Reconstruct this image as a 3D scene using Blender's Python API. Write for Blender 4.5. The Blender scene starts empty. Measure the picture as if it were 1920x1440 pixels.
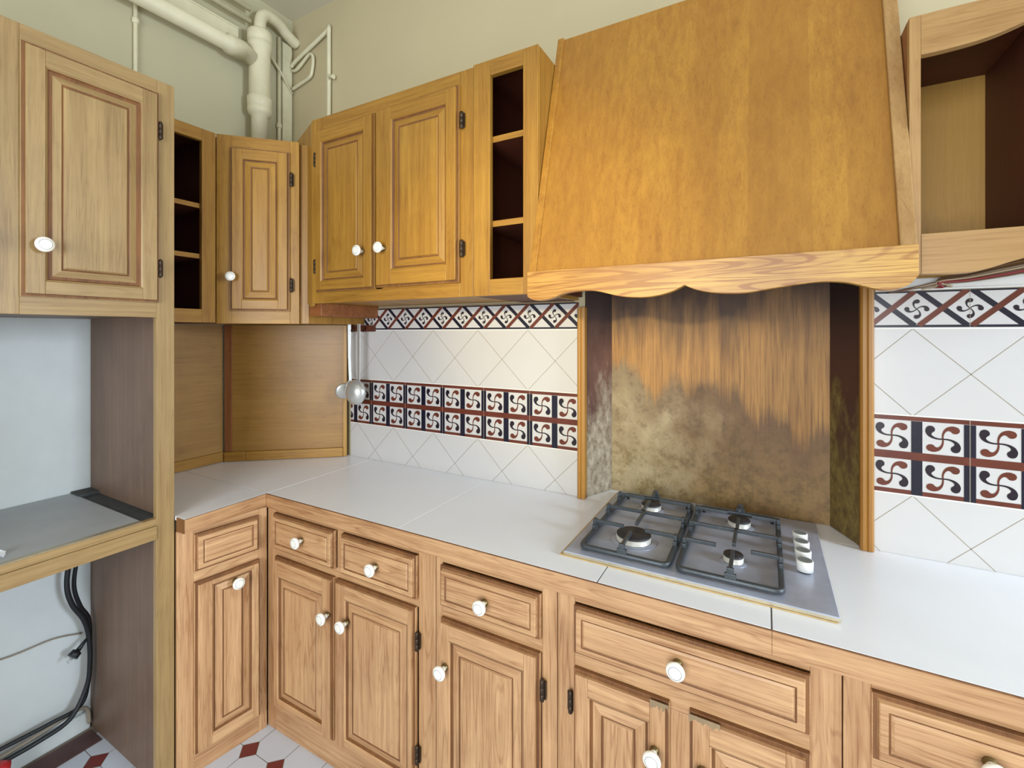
import bpy, bmesh, math, random
from mathutils import Vector, Matrix
random.seed(7)
SC = bpy.context.scene
COL = SC.collection
PI = math.pi

# ------------------------------------------------------------------ camera
cam_d = bpy.data.cameras.new('camera')
cam = bpy.data.objects.new('camera', cam_d); COL.objects.link(cam)
cam.location = (2.122, -1.530, 1.406)
cam.rotation_euler = (PI/2, 0, 0.502)
cam_d.sensor_fit = 'HORIZONTAL'; cam_d.sensor_width = 36.0
cam_d.lens = 864.8/1920*36.0
cam_d.shift_y = -(720-623.9)/1920
cam_d.clip_start = 0.02
SC.camera = cam

# ------------------------------------------------------------------ light and exposure
SC.view_settings.view_transform = 'Standard'
SC.view_settings.look = 'None'
SC.view_settings.exposure = 0.12
SC.view_settings.gamma = 1.0
SC.view_settings.use_curve_mapping = False
W = bpy.data.worlds.new('world'); SC.world = W; W.use_nodes = True
W.node_tree.nodes['Background'].inputs[0].default_value = (0.62, 0.78, 1.0, 1)
W.node_tree.nodes['Background'].inputs[1].default_value = 1.2

def area(name, loc, target, sx, sy, power, color):
    d = bpy.data.lights.new(name, 'AREA'); d.shape = 'RECTANGLE'; d.size = sx; d.size_y = sy
    d.energy = power; d.color = color
    o = bpy.data.objects.new(name, d); COL.objects.link(o); o.location = loc
    o.rotation_euler = (Vector(target)-Vector(loc)).to_track_quat('-Z', 'Y').to_euler()
    return o
# daylight through the right window; added fill through an unseen window behind the camera
area('daylight_or_fill', (5.18, -0.85, 1.72), (1.7, -0.45, 0.85), 0.70, 1.0, 100, (0.75, 0.87, 1.0))
area('daylight_or_fill', (1.95, -3.37, 1.35), (1.7, 0.0, 0.75), 1.6, 1.5, 78, (0.92, 0.96, 1.0))
def spot(name, loc, target, size, power, color, rad):
    d = bpy.data.lights.new(name, 'SPOT'); d.energy = power; d.color = color; d.spot_size = math.radians(size); d.spot_blend = 1.0; d.shadow_soft_size = rad
    o = bpy.data.objects.new(name, d); COL.objects.link(o); o.location = loc
    o.rotation_euler = (Vector(target)-Vector(loc)).to_track_quat('-Z', 'Y').to_euler(); return o
# added unseen warm spot behind the camera, brightens the hood
spot('added_lamp_light', (1.62, -3.20, 1.80), (1.50, -0.30, 1.56), 27, 210, (1.0, 0.80, 0.34), 0.05)

# ------------------------------------------------------------------ materials
def lin(c):
    return tuple(((v/255)/12.92 if v/255 <= 0.04045 else ((v/255+0.055)/1.055)**2.4) for v in c) + (1,)

class Nodes:
    def __init__(s, name):
        s.m = bpy.data.materials.new(name); s.m.use_nodes = True
        s.t = s.m.node_tree; s.b = s.t.nodes['Principled BSDF']
    def n(s, kind, **kw):
        o = s.t.nodes.new(kind)
        for k, v in kw.items():
            if k.startswith('i_'): o.inputs[int(k[2:])].default_value = v
            else: setattr(o, k, v)
        return o
    def l(s, a, b): s.t.links.new(a, b)
    def coord(s, scale, rnd=True):
        tc = s.n('ShaderNodeTexCoord'); mp = s.n('ShaderNodeMapping')
        src = tc.outputs['Object']
        if rnd:
            oi = s.n('ShaderNodeObjectInfo'); mu = s.n('ShaderNodeVectorMath', operation='MULTIPLY_ADD')
            mu.inputs[1].default_value = (7.3, 5.1, 9.7)
            s.l(oi.outputs['Random'], mu.inputs[0]); s.l(src, mu.inputs[2]); src = mu.outputs[0]
        mp.inputs['Scale'].default_value = scale
        s.l(src, mp.inputs['Vector']); return mp.outputs[0]
    def noise(s, vec, scale=1.0, detail=4.0, rough=0.55, dist=0.0):
        o = s.n('ShaderNodeTexNoise'); s.l(vec, o.inputs['Vector'])
        o.inputs['Scale'].default_value = scale; o.inputs['Detail'].default_value = detail
        o.inputs['Roughness'].default_value = rough; o.inputs['Distortion'].default_value = dist
        return o.outputs['Fac']
    def remap(s, v, a, b, c=0.0, d=1.0):
        o = s.n('ShaderNodeMapRange'); s.l(v, o.inputs[0])
        o.inputs[1].default_value = a; o.inputs[2].default_value = b; o.inputs[3].default_value = c; o.inputs[4].default_value = d
        return o.outputs[0]
    def mix(s, f, a, b):
        o = s.n('ShaderNodeMix', data_type='RGBA')
        if isinstance(f, float): o.inputs[0].default_value = f
        else: s.l(f, o.inputs[0])
        for i, v in ((6, a), (7, b)):
            if isinstance(v, tuple): o.inputs[i].default_value = v
            else: s.l(v, o.inputs[i])
        return o.outputs[2]
    def math(s, op, a, b=None, clamp=False):
        o = s.n('ShaderNodeMath', operation=op, use_clamp=clamp)
        for i, v in ((0, a), (1, b)):
            if v is None: continue
            if isinstance(v, (int, float)): o.inputs[i].default_value = v
            else: s.l(v, o.inputs[i])
        return o.outputs[0]
    def bump(s, h, strength=0.2, dist=0.001):
        o = s.n('ShaderNodeBump'); s.l(h, o.inputs['Height'])
        o.inputs['Strength'].default_value = strength; o.inputs['Distance'].default_value = dist
        s.l(o.outputs[0], s.b.inputs['Normal'])
    def col(s, c):
        if isinstance(c, tuple): s.b.inputs['Base Color'].default_value = c
        else: s.l(c, s.b.inputs['Base Color'])
    def set(s, **kw):
        for k, v in kw.items(): s.b.inputs[k.replace('_', ' ')].default_value = v
        return s.m

def plain(name, c, rough=0.6, metal=0.0, mottle=0.0, mscale=8.0, bump=0.0):
    N = Nodes(name); c1 = lin(c)
    if mottle:
        v = N.coord((mscale,)*3); f = N.remap(N.noise(v, 1, 6, 0.6), 0.35, 0.7)
        N.col(N.mix(f, c1, tuple(x*(1-mottle) for x in c1[:3])+(1,)))
        if bump: N.bump(N.noise(v, 6, 4), bump)
    else: N.col(c1)
    return N.set(Roughness=rough, Metallic=metal)

def wood(name, axis, light, dark, grain=0.6, blotch=0.25, rough=0.42, streak=1.0, planks=0.0, bump=0.18, long=1.0, figure=0.22):
    N = Nodes(name)
    def sc(a, b): return tuple(b if i == axis else a for i in range(3))
    big = N.noise(N.coord(sc(16, 1.1*long)), 1, 3, 0.5, 0.6)
    mid = N.noise(N.coord(sc(70, 2.5*long)), 1, 5, 0.6, 0.3)
    fine = N.noise(N.coord(sc(330*streak, 9)), 1, 3, 0.6)
    blo = N.noise(N.coord((5, 5, 5)), 1, 4, 0.6)
    f = N.math('ADD', N.math('MULTIPLY', N.remap(mid, 0.35, 0.7), grain*0.55), N.math('MULTIPLY', N.remap(big, 0.3, 0.7), grain*0.45))
    f = N.math('ADD', f, N.math('MULTIPLY', N.remap(fine, 0.52, 0.70), 0.42*grain), True)
    fig = N.noise(N.coord(sc(13, 0.9)), 1, 2, 0.5, 0.4)
    fig = N.remap(N.math('SINE', N.math('MULTIPLY', fig, 150.0)), 0.35, 1.0)
    fig = N.math('MULTIPLY', N.math('MULTIPLY', fig, N.remap(blo, 0.35, 0.6)), figure)
    f = N.math('ADD', f, fig, True)
    c = N.mix(f, lin(light), lin(dark))
    d2 = tuple(x*0.72 for x in lin(dark)[:3])+(1,)
    c = N.mix(N.math('MULTIPLY', N.remap(blo, 0.48, 0.75), blotch), c, d2)
    if planks:
        tc = N.n('ShaderNodeTexCoord'); sx = N.n('ShaderNodeSeparateXYZ'); N.l(tc.outputs['Object'], sx.inputs[0])
        wv = N.n('ShaderNodeTexWhiteNoise', noise_dimensions='1D')
        N.l(N.math('FLOOR', N.math('MULTIPLY', sx.outputs[0], 1/0.062)), wv.inputs['W'])
        c = N.mix(N.math('MULTIPLY', wv.outputs['Value'], planks), c, lin(dark))
    N.col(c); N.bump(N.math('ADD', mid, fine), bump, 0.0012)
    return N.set(Roughness=rough)

WOODC = dict(low=((214, 173, 127), (154, 108, 70)), up=((176, 132, 54), (136, 92, 34)), tall=((172, 145, 98), (134, 106, 66)),
             red=((160, 102, 58), (112, 62, 32)), hood=((180, 132, 52), (144, 96, 36)), rail=((210, 168, 84), (148, 96, 38)), upr=((178, 142, 92), (146, 108, 62)))
M = {}
for k, (a, b) in WOODC.items():
    for ax, s in ((0, 'h'), (1, 'd'), (2, 'v')):
        M[k+s] = wood('wood_%s_%s' % (k, s), ax, a, b, grain=0.9 if k != 'rail' else 1.1, blotch=0.10 if k == 'hood' else 0.3,
                      planks=0.45 if k == 'hood' and s == 'v' else 0.0, long=0.3 if k == 'hood' else 1.0, figure={'rail': 0.8, 'low': 0.35, 'hood': 0.08}.get(k, 0.2))
M['dirt_shade'] = wood('groove_stain_and_shade', 2, (138, 92, 50), (92, 56, 28), 0.8, 0.5, 0.6)  # groove stain, also the painted shade of the edging end block
M['panelbrown'] = wood('brown_laminate', 2, (122, 98, 80), (92, 72, 60), 0.6, 0.3, 0.5)
M['splashwood'] = wood('splash_veneer', 0, (164, 122, 58), (128, 88, 38), 0.6, 0.3, 0.4)
M['splashwoodd'] = wood('splash_veneer_d', 1, (164, 124, 66), (128, 90, 44), 0.6, 0.3, 0.4)
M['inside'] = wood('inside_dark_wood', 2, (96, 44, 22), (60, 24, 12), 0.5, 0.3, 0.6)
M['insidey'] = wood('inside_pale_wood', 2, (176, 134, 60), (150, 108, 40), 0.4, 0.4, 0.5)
M['wall_up'] = plain('cream_wall_paint', (196, 184, 150), 0.75, 0, 0.08, 1.5)
M['wall_left'] = plain('pale_green_wall_paint', (190, 184, 154), 0.75, 0, 0.08, 1.5)
M['wall_low'] = plain('white_wall_paint', (212, 218, 218), 0.8, 0, 0.10, 5, 0.1)
M['ceiling'] = plain('ceiling_paint', (205, 200, 178), 0.8)
M['pipe'] = plain('painted_pipe', (222, 216, 186), 0.45, 0, 0.12, 12)
M['tile'] = plain('white_glazed_tile', (200, 198, 196), 0.22, 0, 0.03, 4)
M['worktile'] = plain('white_worktop_tile', (246, 248, 254), 0.28, 0, 0.05, 3)
M['grout'] = plain('grout', (150, 140, 124), 0.9)
M['grout_light'] = plain('white_grout', (226, 224, 216), 0.9)
M['grout_dark'] = plain('dark_grout', (96, 92, 90), 0.9)
M['navy'] = plain('navy_tile_paint', (24, 24, 42), 0.25)
M['brownred'] = plain('brick_red_tile_paint', (104, 52, 40), 0.25, 0, 0.25, 30)
M['motif_dark'] = plain('dark_motif_paint', (34, 26, 38), 0.25)
M['floor_white'] = plain('white_floor_tile', (204, 210, 220), 0.4, 0, 0.08, 6)
M['floor_red'] = plain('dark_red_floor_tile', (118, 52, 48), 0.4, 0, 0.2, 20)
M['floor_niche'] = plain('old_dark_floor', (92, 66, 64), 0.7, 0, 0.3, 20)
M['steel'] = plain('brushed_steel', (184, 190, 208), 0.30, 0.25, 0.25, 10)
M['steel_edge'] = plain('worn_steel_edge', (190, 178, 150), 0.35, 0.6, 0.2, 30)
M['iron'] = plain('enamelled_iron', (70, 77, 82), 0.38, 0.2, 0.3, 60)
M['alu'] = plain('pale_aluminium', (222, 220, 214), 0.35, 0.3)
M['cap'] = plain('burner_cap', (58, 56, 58), 0.5, 0.2, 0.3, 60)
M['seal'] = plain('old_seal', (204, 172, 116), 0.7, 0, 0.25, 40)
M['ceramic'] = plain('white_porcelain', (240, 238, 228), 0.15)
M['ringgrey'] = plain('grey_porcelain_line', (120, 128, 128), 0.3)
M['brass'] = plain('dull_brass', (128, 112, 76), 0.4, 0.8)
M['bronze'] = plain('dark_bronze', (74, 60, 48), 0.45, 0.7, 0.3, 80)
M['black'] = plain('black_rubber', (22, 26, 30), 0.5)
M['redpl'] = plain('red_plastic', (190, 40, 46), 0.4)
M['laminate'] = plain('grey_laminate', (176, 180, 182), 0.45, 0, 0.10, 12)
M['darkgrey'] = plain('dark_dusty_board', (70, 72, 72), 0.8, 0, 0.35, 25)
M['foil'] = plain('white_scrap', (236, 240, 246), 0.3)
M['white'] = plain('white_plastic', (226, 226, 222), 0.4)
M['tin'] = plain('polished_metal', (206, 208, 206), 0.28, 0.6)
M['wire_a'] = plain('brown_wire', (104, 70, 44), 0.5)
M['wire_b'] = plain('beige_wire', (178, 156, 126), 0.5)
M['wire_c'] = plain('red_wire', (146, 40, 48), 0.5)
M['plaster'] = plain('rough_plaster', (150, 128, 98), 0.9, 0, 0.3, 20, 0.3)

def mouldy(name, axis, bright=1.0):
    # stained veneer: grey-green grease up to a ragged edge, darker towards the top.  object z = 0 at the worktop
    N = Nodes(name)
    tc = N.n('ShaderNodeTexCoord'); sx = N.n('ShaderNodeSeparateXYZ'); N.l(tc.outputs['Object'], sx.inputs[0])
    x, z = sx.outputs[0], sx.outputs[2]
    def sc(a, b): return tuple(b if i == 2 else a for i in range(3))
    fine = N.noise(N.coord(sc(150, 5), False), 1, 4, 0.65)
    mid = N.noise(N.coord(sc(34, 2.0), False), 1, 4, 0.6)
    lump = N.noise(N.coord((11, 11, 2.2), False), 1, 3, 0.6)
    spot = N.noise(N.coord((38, 38, 38), False), 1, 6, 0.7)
    cloud = N.noise(N.coord((9, 9, 9), False), 1, 5, 0.6)
    base = N.mix(N.remap(mid, 0.3, 0.7), lin((184, 136, 72)), lin((144, 100, 50)))
    base = N.mix(N.math('MULTIPLY', N.remap(fine, 0.48, 0.70), 0.7), base, lin((84, 48, 26)))
    # ragged stain edge, lower towards the right
    edge = N.math('ADD', N.math('MULTIPLY', x, -0.24), 0.385)
    edge = N.math('ADD', edge, N.math('MULTIPLY', N.remap(lump, 0.3, 0.7, -1, 1), 0.075))
    edge = N.math('ADD', edge, N.math('MULTIPLY', N.remap(fine, 0.3, 0.7, -1, 1), 0.022))
    mask = N.remap(N.math('SUBTRACT', edge, z), -0.01, 0.055)
    lf = N.remap(N.math('ADD', x, N.math('MULTIPLY', cloud, 0.5)), 0.30, 0.05)
    g1 = N.mix(N.remap(cloud, 0.35, 0.65), N.mix(lf, lin((128, 98, 62)), lin((166, 152, 120))), N.mix(lf, lin((88, 64, 40)), lin((118, 102, 74))))
    g1 = N.mix(N.math('MULTIPLY', N.remap(spot, 0.5, 0.72), 0.7), g1, lin((60, 44, 28)))
    deep = N.remap(z, 0.30, 0.0)
    g2 = N.mix(N.remap(spot, 0.4, 0.62), N.mix(lf, lin((150, 122, 72)), lin((176, 164, 126))), N.mix(lf, lin((104, 84, 40)), lin((128, 114, 72))))
    g = N.mix(N.math('MULTIPLY', deep, N.remap(cloud, 0.3, 0.6)), g1, g2)
    halo = N.math('MULTIPLY', N.remap(N.math('SUBTRACT', edge, z), 0.16, 0.02), N.remap(cloud, 0.62, 0.40))
    g = N.mix(N.math('MULTIPLY', halo, 0.75), g, lin((88, 60, 42)))
    c = N.mix(N.math('MULTIPLY', mask, 0.88), base, g)
    top_dark = N.math('MULTIPLY', N.remap(N.math('ADD', z, N.math('MULTIPLY', N.remap(lump, 0.3, 0.7, -1, 1), 0.10)), 0.50, 0.70), 0.9)
    c = N.mix(top_dark, c, lin((52, 32, 24)))
    N.col(c); N.bump(spot, 0.3, 0.001)
    return N.set(Roughness=0.6)
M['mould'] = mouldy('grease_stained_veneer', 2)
def crust(name, a, b, top):
    N = Nodes(name)
    tc = N.n('ShaderNodeTexCoord'); sx = N.n('ShaderNodeSeparateXYZ'); N.l(tc.outputs['Object'], sx.inputs[0])
    z = sx.outputs[2]
    spot = N.noise(N.coord((45, 45, 30), False), 1, 6, 0.7); cl = N.noise(N.coord((14, 14, 6), False), 1, 5, 0.65)
    c = N.mix(N.remap(spot, 0.35, 0.65), lin(a), lin(b))
    m = N.remap(N.math('ADD', z, N.math('MULTIPLY', N.remap(cl, 0.3, 0.7, -1, 1), 0.14)), 0.24, 0.38)
    c = N.mix(m, c, N.mix(N.remap(cl, 0.3, 0.7), lin(top), lin((70, 42, 34))))
    top_mask = N.math('MULTIPLY', N.remap(z, 0.50, 0.66), 0.8)  # cheeks darken towards the top
    c = N.mix(top_mask, c, lin((30, 20, 20)))
    N.col(c); N.bump(spot, 0.4, 0.001); return N.set(Roughness=0.65)
M['crust_left'] = crust('grease_crust_left', (168, 158, 138), (110, 94, 74), (112, 78, 62))
M['crust_right'] = crust('grease_crust_right', (128, 110, 58), (84, 66, 34), (74, 42, 26))

# ------------------------------------------------------------------ mesh helpers
class MB:
    def __init__(s): s.b = bmesh.new(); s.mats = []; s.smooth = set()
    def mi(s, m):
        if m not in s.mats: s.mats.append(m)
        return s.mats.index(m)
    def face(s, vs, m, smooth=False):
        try: f = s.b.faces.new(vs)
        except ValueError: return None
        f.material_index = s.mi(m); f.smooth = smooth; return f
    def poly(s, pts, m): return s.face([s.b.verts.new(p) for p in pts], m)
    def box(s, x0, x1, y0, y1, z0, z1, m):
        v = [s.b.verts.new((x, y, z)) for x in (x0, x1) for y in (y0, y1) for z in (z0, z1)]
        for q in ((0, 1, 3, 2), (4, 6, 7, 5), (0, 4, 5, 1), (2, 3, 7, 6), (0, 2, 6, 4), (1, 5, 7, 3)):
            s.face([v[i] for i in q], m)
        return s
    def prism(s, pts, axis, a, b, m, mcap=None):
        # pts 2d in the plane normal to axis, extruded a..b
        def P(p, t):
            q = list(p); q.insert(axis, t); return q
        A = [s.b.verts.new(P(p, a)) for p in pts]; B = [s.b.verts.new(P(p, b)) for p in pts]
        n = len(pts)
        for i in range(n): s.face([A[i], A[(i+1) % n], B[(i+1) % n], B[i]], m)
        s.face(A[::-1], mcap or m); s.face(B, mcap or m)
        return s
    def strip(s, top, bot, y0, y1, m):
        # board between two polylines of equal length (x,z), between y0 and y1
        n = len(top)
        V = [[s.b.verts.new((p[0], y, p[1])) for p in L] for y in (y0, y1) for L in (top, bot)]
        for i in range(n-1):
            s.face([V[0][i], V[0][i+1], V[1][i+1], V[1][i]], m); s.face([V[2][i+1], V[2][i], V[3][i], V[3][i+1]], m)
            s.face([V[0][i+1], V[0][i], V[2][i], V[2][i+1]], m); s.face([V[1][i], V[1][i+1], V[3][i+1], V[3][i]], m)
        for i in (0, n-1): s.face([V[0][i], V[1][i], V[3][i], V[2][i]], m)
        return s
    def lathe(s, prof, mats, origin=(0, 0, 0), axis='z', seg=24):
        # prof (r, h); mats one per segment or a single one
        rings = []
        for r, h in prof:
            ring = []
            for i in range(seg):
                a = 2*PI*i/seg; c, d = r*math.cos(a), r*math.sin(a)
                p = {'z': (c, d, h), 'y': (c, h, d), 'x': (h, c, d)}[axis]
                ring.append(s.b.verts.new((p[0]+origin[0], p[1]+origin[1], p[2]+origin[2])))
            rings.append(ring)
        for k in range(len(prof)-1):
            m = mats[k] if isinstance(mats, list) else mats
            for i in range(seg):
                s.face([rings[k][i], rings[k][(i+1) % seg], rings[k+1][(i+1) % seg], rings[k+1][i]], m, True)
        m0 = mats[0] if isinstance(mats, list) else mats; m1 = mats[-1] if isinstance(mats, list) else mats
        if prof[0][0] > 1e-6: s.face(rings[0][::-1], m0)
        if prof[-1][0] > 1e-6: s.face(rings[-1], m1)
        return s
    def tube(s, pts, r, m, seg=10, caps=True):
        pts = [Vector(p) for p in pts]; rings = []; up = None
        for i, p in enumerate(pts):
            d = (pts[min(i+1, len(pts)-1)]-pts[max(i-1, 0)]).normalized()
            if up is None:
                up = Vector((0, 0, 1)) if abs(d.z) < 0.9 else Vector((1, 0, 0))
            sd = d.cross(up).normalized(); up = sd.cross(d).normalized()
            rr = r[i] if isinstance(r, (list, tuple)) else r
            rings.append([s.b.verts.new(p+sd*rr*math.cos(2*PI*k/seg)+up*rr*math.sin(2*PI*k/seg)) for k in range(seg)])
        for a, b in zip(rings, rings[1:]):
            for k in range(seg): s.face([a[k], a[(k+1) % seg], b[(k+1) % seg], b[k]], m, True)
        if caps: s.face(rings[0][::-1], m); s.face(rings[-1], m)
        return s
    def rings(s, a0, a1, b0, b1, prof, plane='xz', cap=None):
        # nested rectangles: prof = [(inset, height, mat_side, mat_topbottom)]; plane xz faces -y, plane xy faces +z
        def rect(i, h):
            q = [(a0+i, b0+i), (a1-i, b0+i), (a1-i, b1-i), (a0+i, b1-i)]
            return [s.b.verts.new((p[0], h, p[1]) if plane == 'xz' else (p[0], p[1], h)) for p in q]
        prev = rect(prof[0][0], prof[0][1])
        for it in prof[1:]:
            cur = rect(it[0], it[1])
            for k in range(4):
                s.face([prev[k], prev[(k+1) % 4], cur[(k+1) % 4], cur[k]], it[3] if k % 2 == 0 else it[2])
            prev = cur
        s.face(prev, cap if cap else prof[-1][2])
        return s
    def build(s, name, parent=None, loc=(0, 0, 0), rz=0.0, bevel=0.0, recalc=True):
        me = bpy.data.meshes.new(name)
        if recalc: bmesh.ops.recalc_face_normals(s.b, faces=s.b.faces)
        s.b.to_mesh(me); s.b.free()
        for m in s.mats: me.materials.append(M[m])
        o = bpy.data.objects.new(name, me); COL.objects.link(o)
        o.location = loc; o.rotation_euler = (0, 0, rz)
        if parent: o.parent = parent
        if bevel:
            bv = o.modifiers.new('edge', 'BEVEL'); bv.width = bevel; bv.segments = 2; bv.limit_method = 'ANGLE'; bv.angle_limit = 0.7
        return o

def tag(o, label, cat, group=None):
    o['label'] = label; o['category'] = cat
    if group: o['group'] = group
    return o
def thing(name, label, cat, loc=(0, 0, 0), rz=0.0, group=None):
    o = bpy.data.objects.new(name, None); COL.objects.link(o); o.empty_display_size = 0.05
    o.location = loc; o.rotation_euler = (0, 0, rz); return tag(o, label, cat, group)
def struct(o): o['kind'] = 'structure'; return o
def dup(o, parent=None, loc=None):
    c = o.copy(); COL.objects.link(c)
    if parent is not None: c.parent = parent
    if loc is not None: c.location = loc
    return c
def smooth_curve(pts, n=8):
    P = [Vector(p) for p in pts]; out = []
    for i in range(len(P)-1):
        p0, p1, p2, p3 = P[max(i-1, 0)], P[i], P[i+1], P[min(i+2, len(P)-1)]
        for k in range(n):
            t = k/n
            out.append(0.5*((2*p1)+(-p0+p2)*t+(2*p0-5*p1+4*p2-p3)*t*t+(-p0+3*p1-3*p2+p3)*t**3))
    out.append(P[-1]); return out

# ================================================================== THE ROOM
XR, YF, ZC = 5.2, -3.4, 3.0
# floor: octagonal white tiles with small dark red squares
b = MB(); p = 0.134; hs = 0.034; g = 0.001
b.box(-0.1, XR+0.1, YF-0.1, 0.2, -0.12, -0.0015, 'grout')
fx0, fy0 = 0.598-p*5, -0.593-p*22
for i in range(-1, 43):
    for j in range(-1, 28):
        cx, cy = fx0+i*p, fy0+j*p
        if not (-0.05 < cx < XR+0.05 and YF-0.05 < cy < 0.05): continue
        b.poly([(cx-hs, cy, 0), (cx, cy-hs, 0), (cx+hs, cy, 0), (cx, cy+hs, 0)], 'floor_red')
        x0, x1, y0, y1, k = cx+g, cx+p-g, cy+g, cy+p-g, hs+g
        b.poly([(x0+k, y0, 0), (x1-k, y0, 0), (x1, y0+k, 0), (x1, y1-k, 0), (x1-k, y1, 0), (x0+k, y1, 0), (x0, y1-k, 0), (x0, y0+k, 0)], 'floor_white')
struct(b.build('floor', recalc=False))
b = MB(); b.box(0.03, 0.115, -1.60, -0.815, 0.0, 0.003, 'floor_niche'); struct(b.build('trim_3'))
b = MB(); b.box(-0.1, XR+0.1, YF-0.1, 0.2, ZC, ZC+0.1, 'ceiling'); struct(b.build('ceiling'))
b = MB(); b.box(-0.1, 0, YF, -0.0, 0, 1.47, 'wall_low').box(-0.1, 0, YF, 0.0, 1.47, ZC, 'wall_left'); struct(b.build('wall_left'))
# back wall with the recess behind the hob
b = MB(); m = 'wall_up'; rx0, rx1, rz0, rz1 = 1.572, 2.349, 0.78, 2.2
b.box(-0.1, rx0, 0, 0.18, 0, ZC, m).box(rx1, XR+0.1, 0, 0.18, 0, ZC, m)
b.box(rx0, rx1, 0, 0.18, 0, rz0, m).box(rx0, rx1, 0, 0.18, rz1, ZC, m).box(rx0, rx1, 0.14, 0.18, rz0, rz1, m)
struct(b.build('wall_back'))
# right wall with window opening
wy0, wy1, wz0, wz1 = -1.25, -0.45, 1.18, 2.26
b = MB(); b.box(XR, XR+0.1, YF, wy0, 0, ZC, m).box(XR, XR+0.1, wy1, 0, 0, ZC, m).box(XR, XR+0.1, wy0, wy1, 0, wz0, m).box(XR, XR+0.1, wy0, wy1, wz1, ZC, m)
struct(b.build('wall_right'))
b = MB()
for a in ((wy0, wy0+0.05), ((wy0+wy1)/2-0.02, (wy0+wy1)/2+0.02), (wy1-0.05, wy1)): b.box(XR+0.03, XR+0.08, a[0], a[1], wz0, wz1, 'white')
for a in ((wz0, wz0+0.05), (wz1-0.05, wz1)): b.box(XR+0.03, XR+0.08, wy0, wy1, a[0], a[1], 'white')
struct(b.build('window_1'))
vx0, vx1, vz0, vz1 = 1.1, 2.8, 0.58, 2.12
b = MB(); b.box(-0.1, vx0, YF-0.1, YF, 0, ZC, m).box(vx1, XR+0.1, YF-0.1, YF, 0, ZC, m).box(vx0, vx1, YF-0.1, YF, 0, vz0, m).box(vx0, vx1, YF-0.1, YF, vz1, ZC, m)
struct(b.build('wall_front'))
b = MB()
for a in ((vx0, vx0+0.05), ((vx0+vx1)/2-0.02, (vx0+vx1)/2+0.02), (vx1-0.05, vx1)): b.box(a[0], a[1], YF-0.08, YF-0.03, vz0, vz1, 'white')
for a in ((vz0, vz0+0.05), (vz1-0.05, vz1)): b.box(vx0, vx1, YF-0.08, YF-0.03, a[0], a[1], 'white')
struct(b.build('added_window'))  # added unseen window, opening for the frontal fill light
b = MB(); b.box(0, 0.018, -1.62, -0.812, 0.0, 0.062, 'wall_low'); struct(b.build('baseboard_left', bevel=0.006))

# ================================================================== JOINERY BUILDERS
EDGE = 0.008
def door_mesh(w, h, fl, fr, ft, fb, t, k):
    V, H, D = k+'v', k+'h', 'dirt_shade'; e = EDGE; b = MB()
    b.box(0, w, -t*0.5, 0, 0, h, V)
    if k == 'low': b.box(0.001, w-0.001, -t*0.5-0.0007, -0.0002, h-0.0035, h+0.0005, D)
    b.rings(0.0015, w-0.0015, 0.0015, h-0.0015, [(0, -t*0.5-0.0004, D, D), (e, -t*0.5-0.0004, D, D)])
    b.box(e, fl, -t, -t*0.5, e, h-e, V); b.box(w-fr, w-e, -t, -t*0.5, e, h-e, V)
    b.box(fl, w-fr, -t, -t*0.5, e, fb, H); b.box(fl, w-fr, -t, -t*0.5, h-ft, h-e, H)
    b.rings(fl, w-fr, fb, h-ft, [(0, -t, V, H), (0.004, -t+0.003, V, H), (0.007, -t+0.0085, D, D), (0.0105, -t+0.0085, D, D),
                                  (0.031, -t+0.0035, V, H), (0.0325, -t+0.006, D, D), (0.0355, -t+0.006, D, D), (0.038, -t+0.002, V, H)], cap=V)
    return b
def drawer_mesh(w, h, t, k, groove=True):
    H, D = k+'h', 'dirt_shade'; e = EDGE; b = MB()
    b.box(0, w, -t*0.5, 0, 0, h, H)
    b.box(0.001, w-0.001, -t*0.5-0.0007, -0.0002, h-0.0035, h+0.0005, D)
    prof = [(0.0015, -t*0.5-0.0004, D, D), (e, -t*0.5-0.0004, D, D), (e+0.001, -t+0.001, H, H), (e+0.003, -t, H, H)]
    if groove: prof += [(0.022, -t, H, H), (0.0235, -t+0.002, D, D), (0.0255, -t+0.002, D, D), (0.030, -t-0.0005, H, H)]
    b.rings(0, w, 0, h, prof, cap=H)
    return b
def knob_mesh(s=1.0, stem='ceramic'):
    b = MB(); P = [(0.0095, 0.001), (0.0095, -0.004), (0.0065, -0.007), (0.0065, -0.016), (0.012, -0.020), (0.0175, -0.024), (0.019, -0.028),
                   (0.0182, -0.032), (0.0150, -0.0345), (0.0132, -0.0350), (0.0120, -0.0350), (0.006, -0.0358), (0.0, -0.036)]
    mats = ['brass', 'brass', stem, stem, 'ceramic', 'ceramic', 'ceramic', 'ceramic', 'ceramic', 'ringgrey', 'ceramic', 'ceramic']
    return b.lathe([(r*s, h*s) for r, h in P], mats, axis='y', seg=28)
KNOB = None
def knob(parent, loc, s=1.0):
    global KNOB
    if KNOB is None:
        KNOB = knob_mesh().build('knob', parent, loc); KNOB['label'] = 'white porcelain knob with a thin grey ring'; k = KNOB
    else: k = dup(KNOB, parent, loc)
    k.scale = (s, s, s); return k
HINGE = None
def hinge(parent, loc):
    global HINGE
    if HINGE is None:
        b = MB(); b.lathe([(0.0, -0.029), (0.003, -0.027), (0.0055, -0.024), (0.0055, -0.0085), (0.0047, -0.008), (0.0055, -0.0075), (0.0055, 0.0075), (0.0047, 0.008), (0.0055, 0.0085), (0.0055, 0.024), (0.003, 0.027), (0.0, 0.029)], 'bronze', seg=14)
        b.box(-0.009, 0.009, 0.0035, 0.006, -0.022, 0.022, 'bronze')
        HINGE = b.build('hinge', parent, loc); HINGE['label'] = 'dark metal barrel hinge'; return HINGE
    return dup(HINGE, parent, loc)

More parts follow.
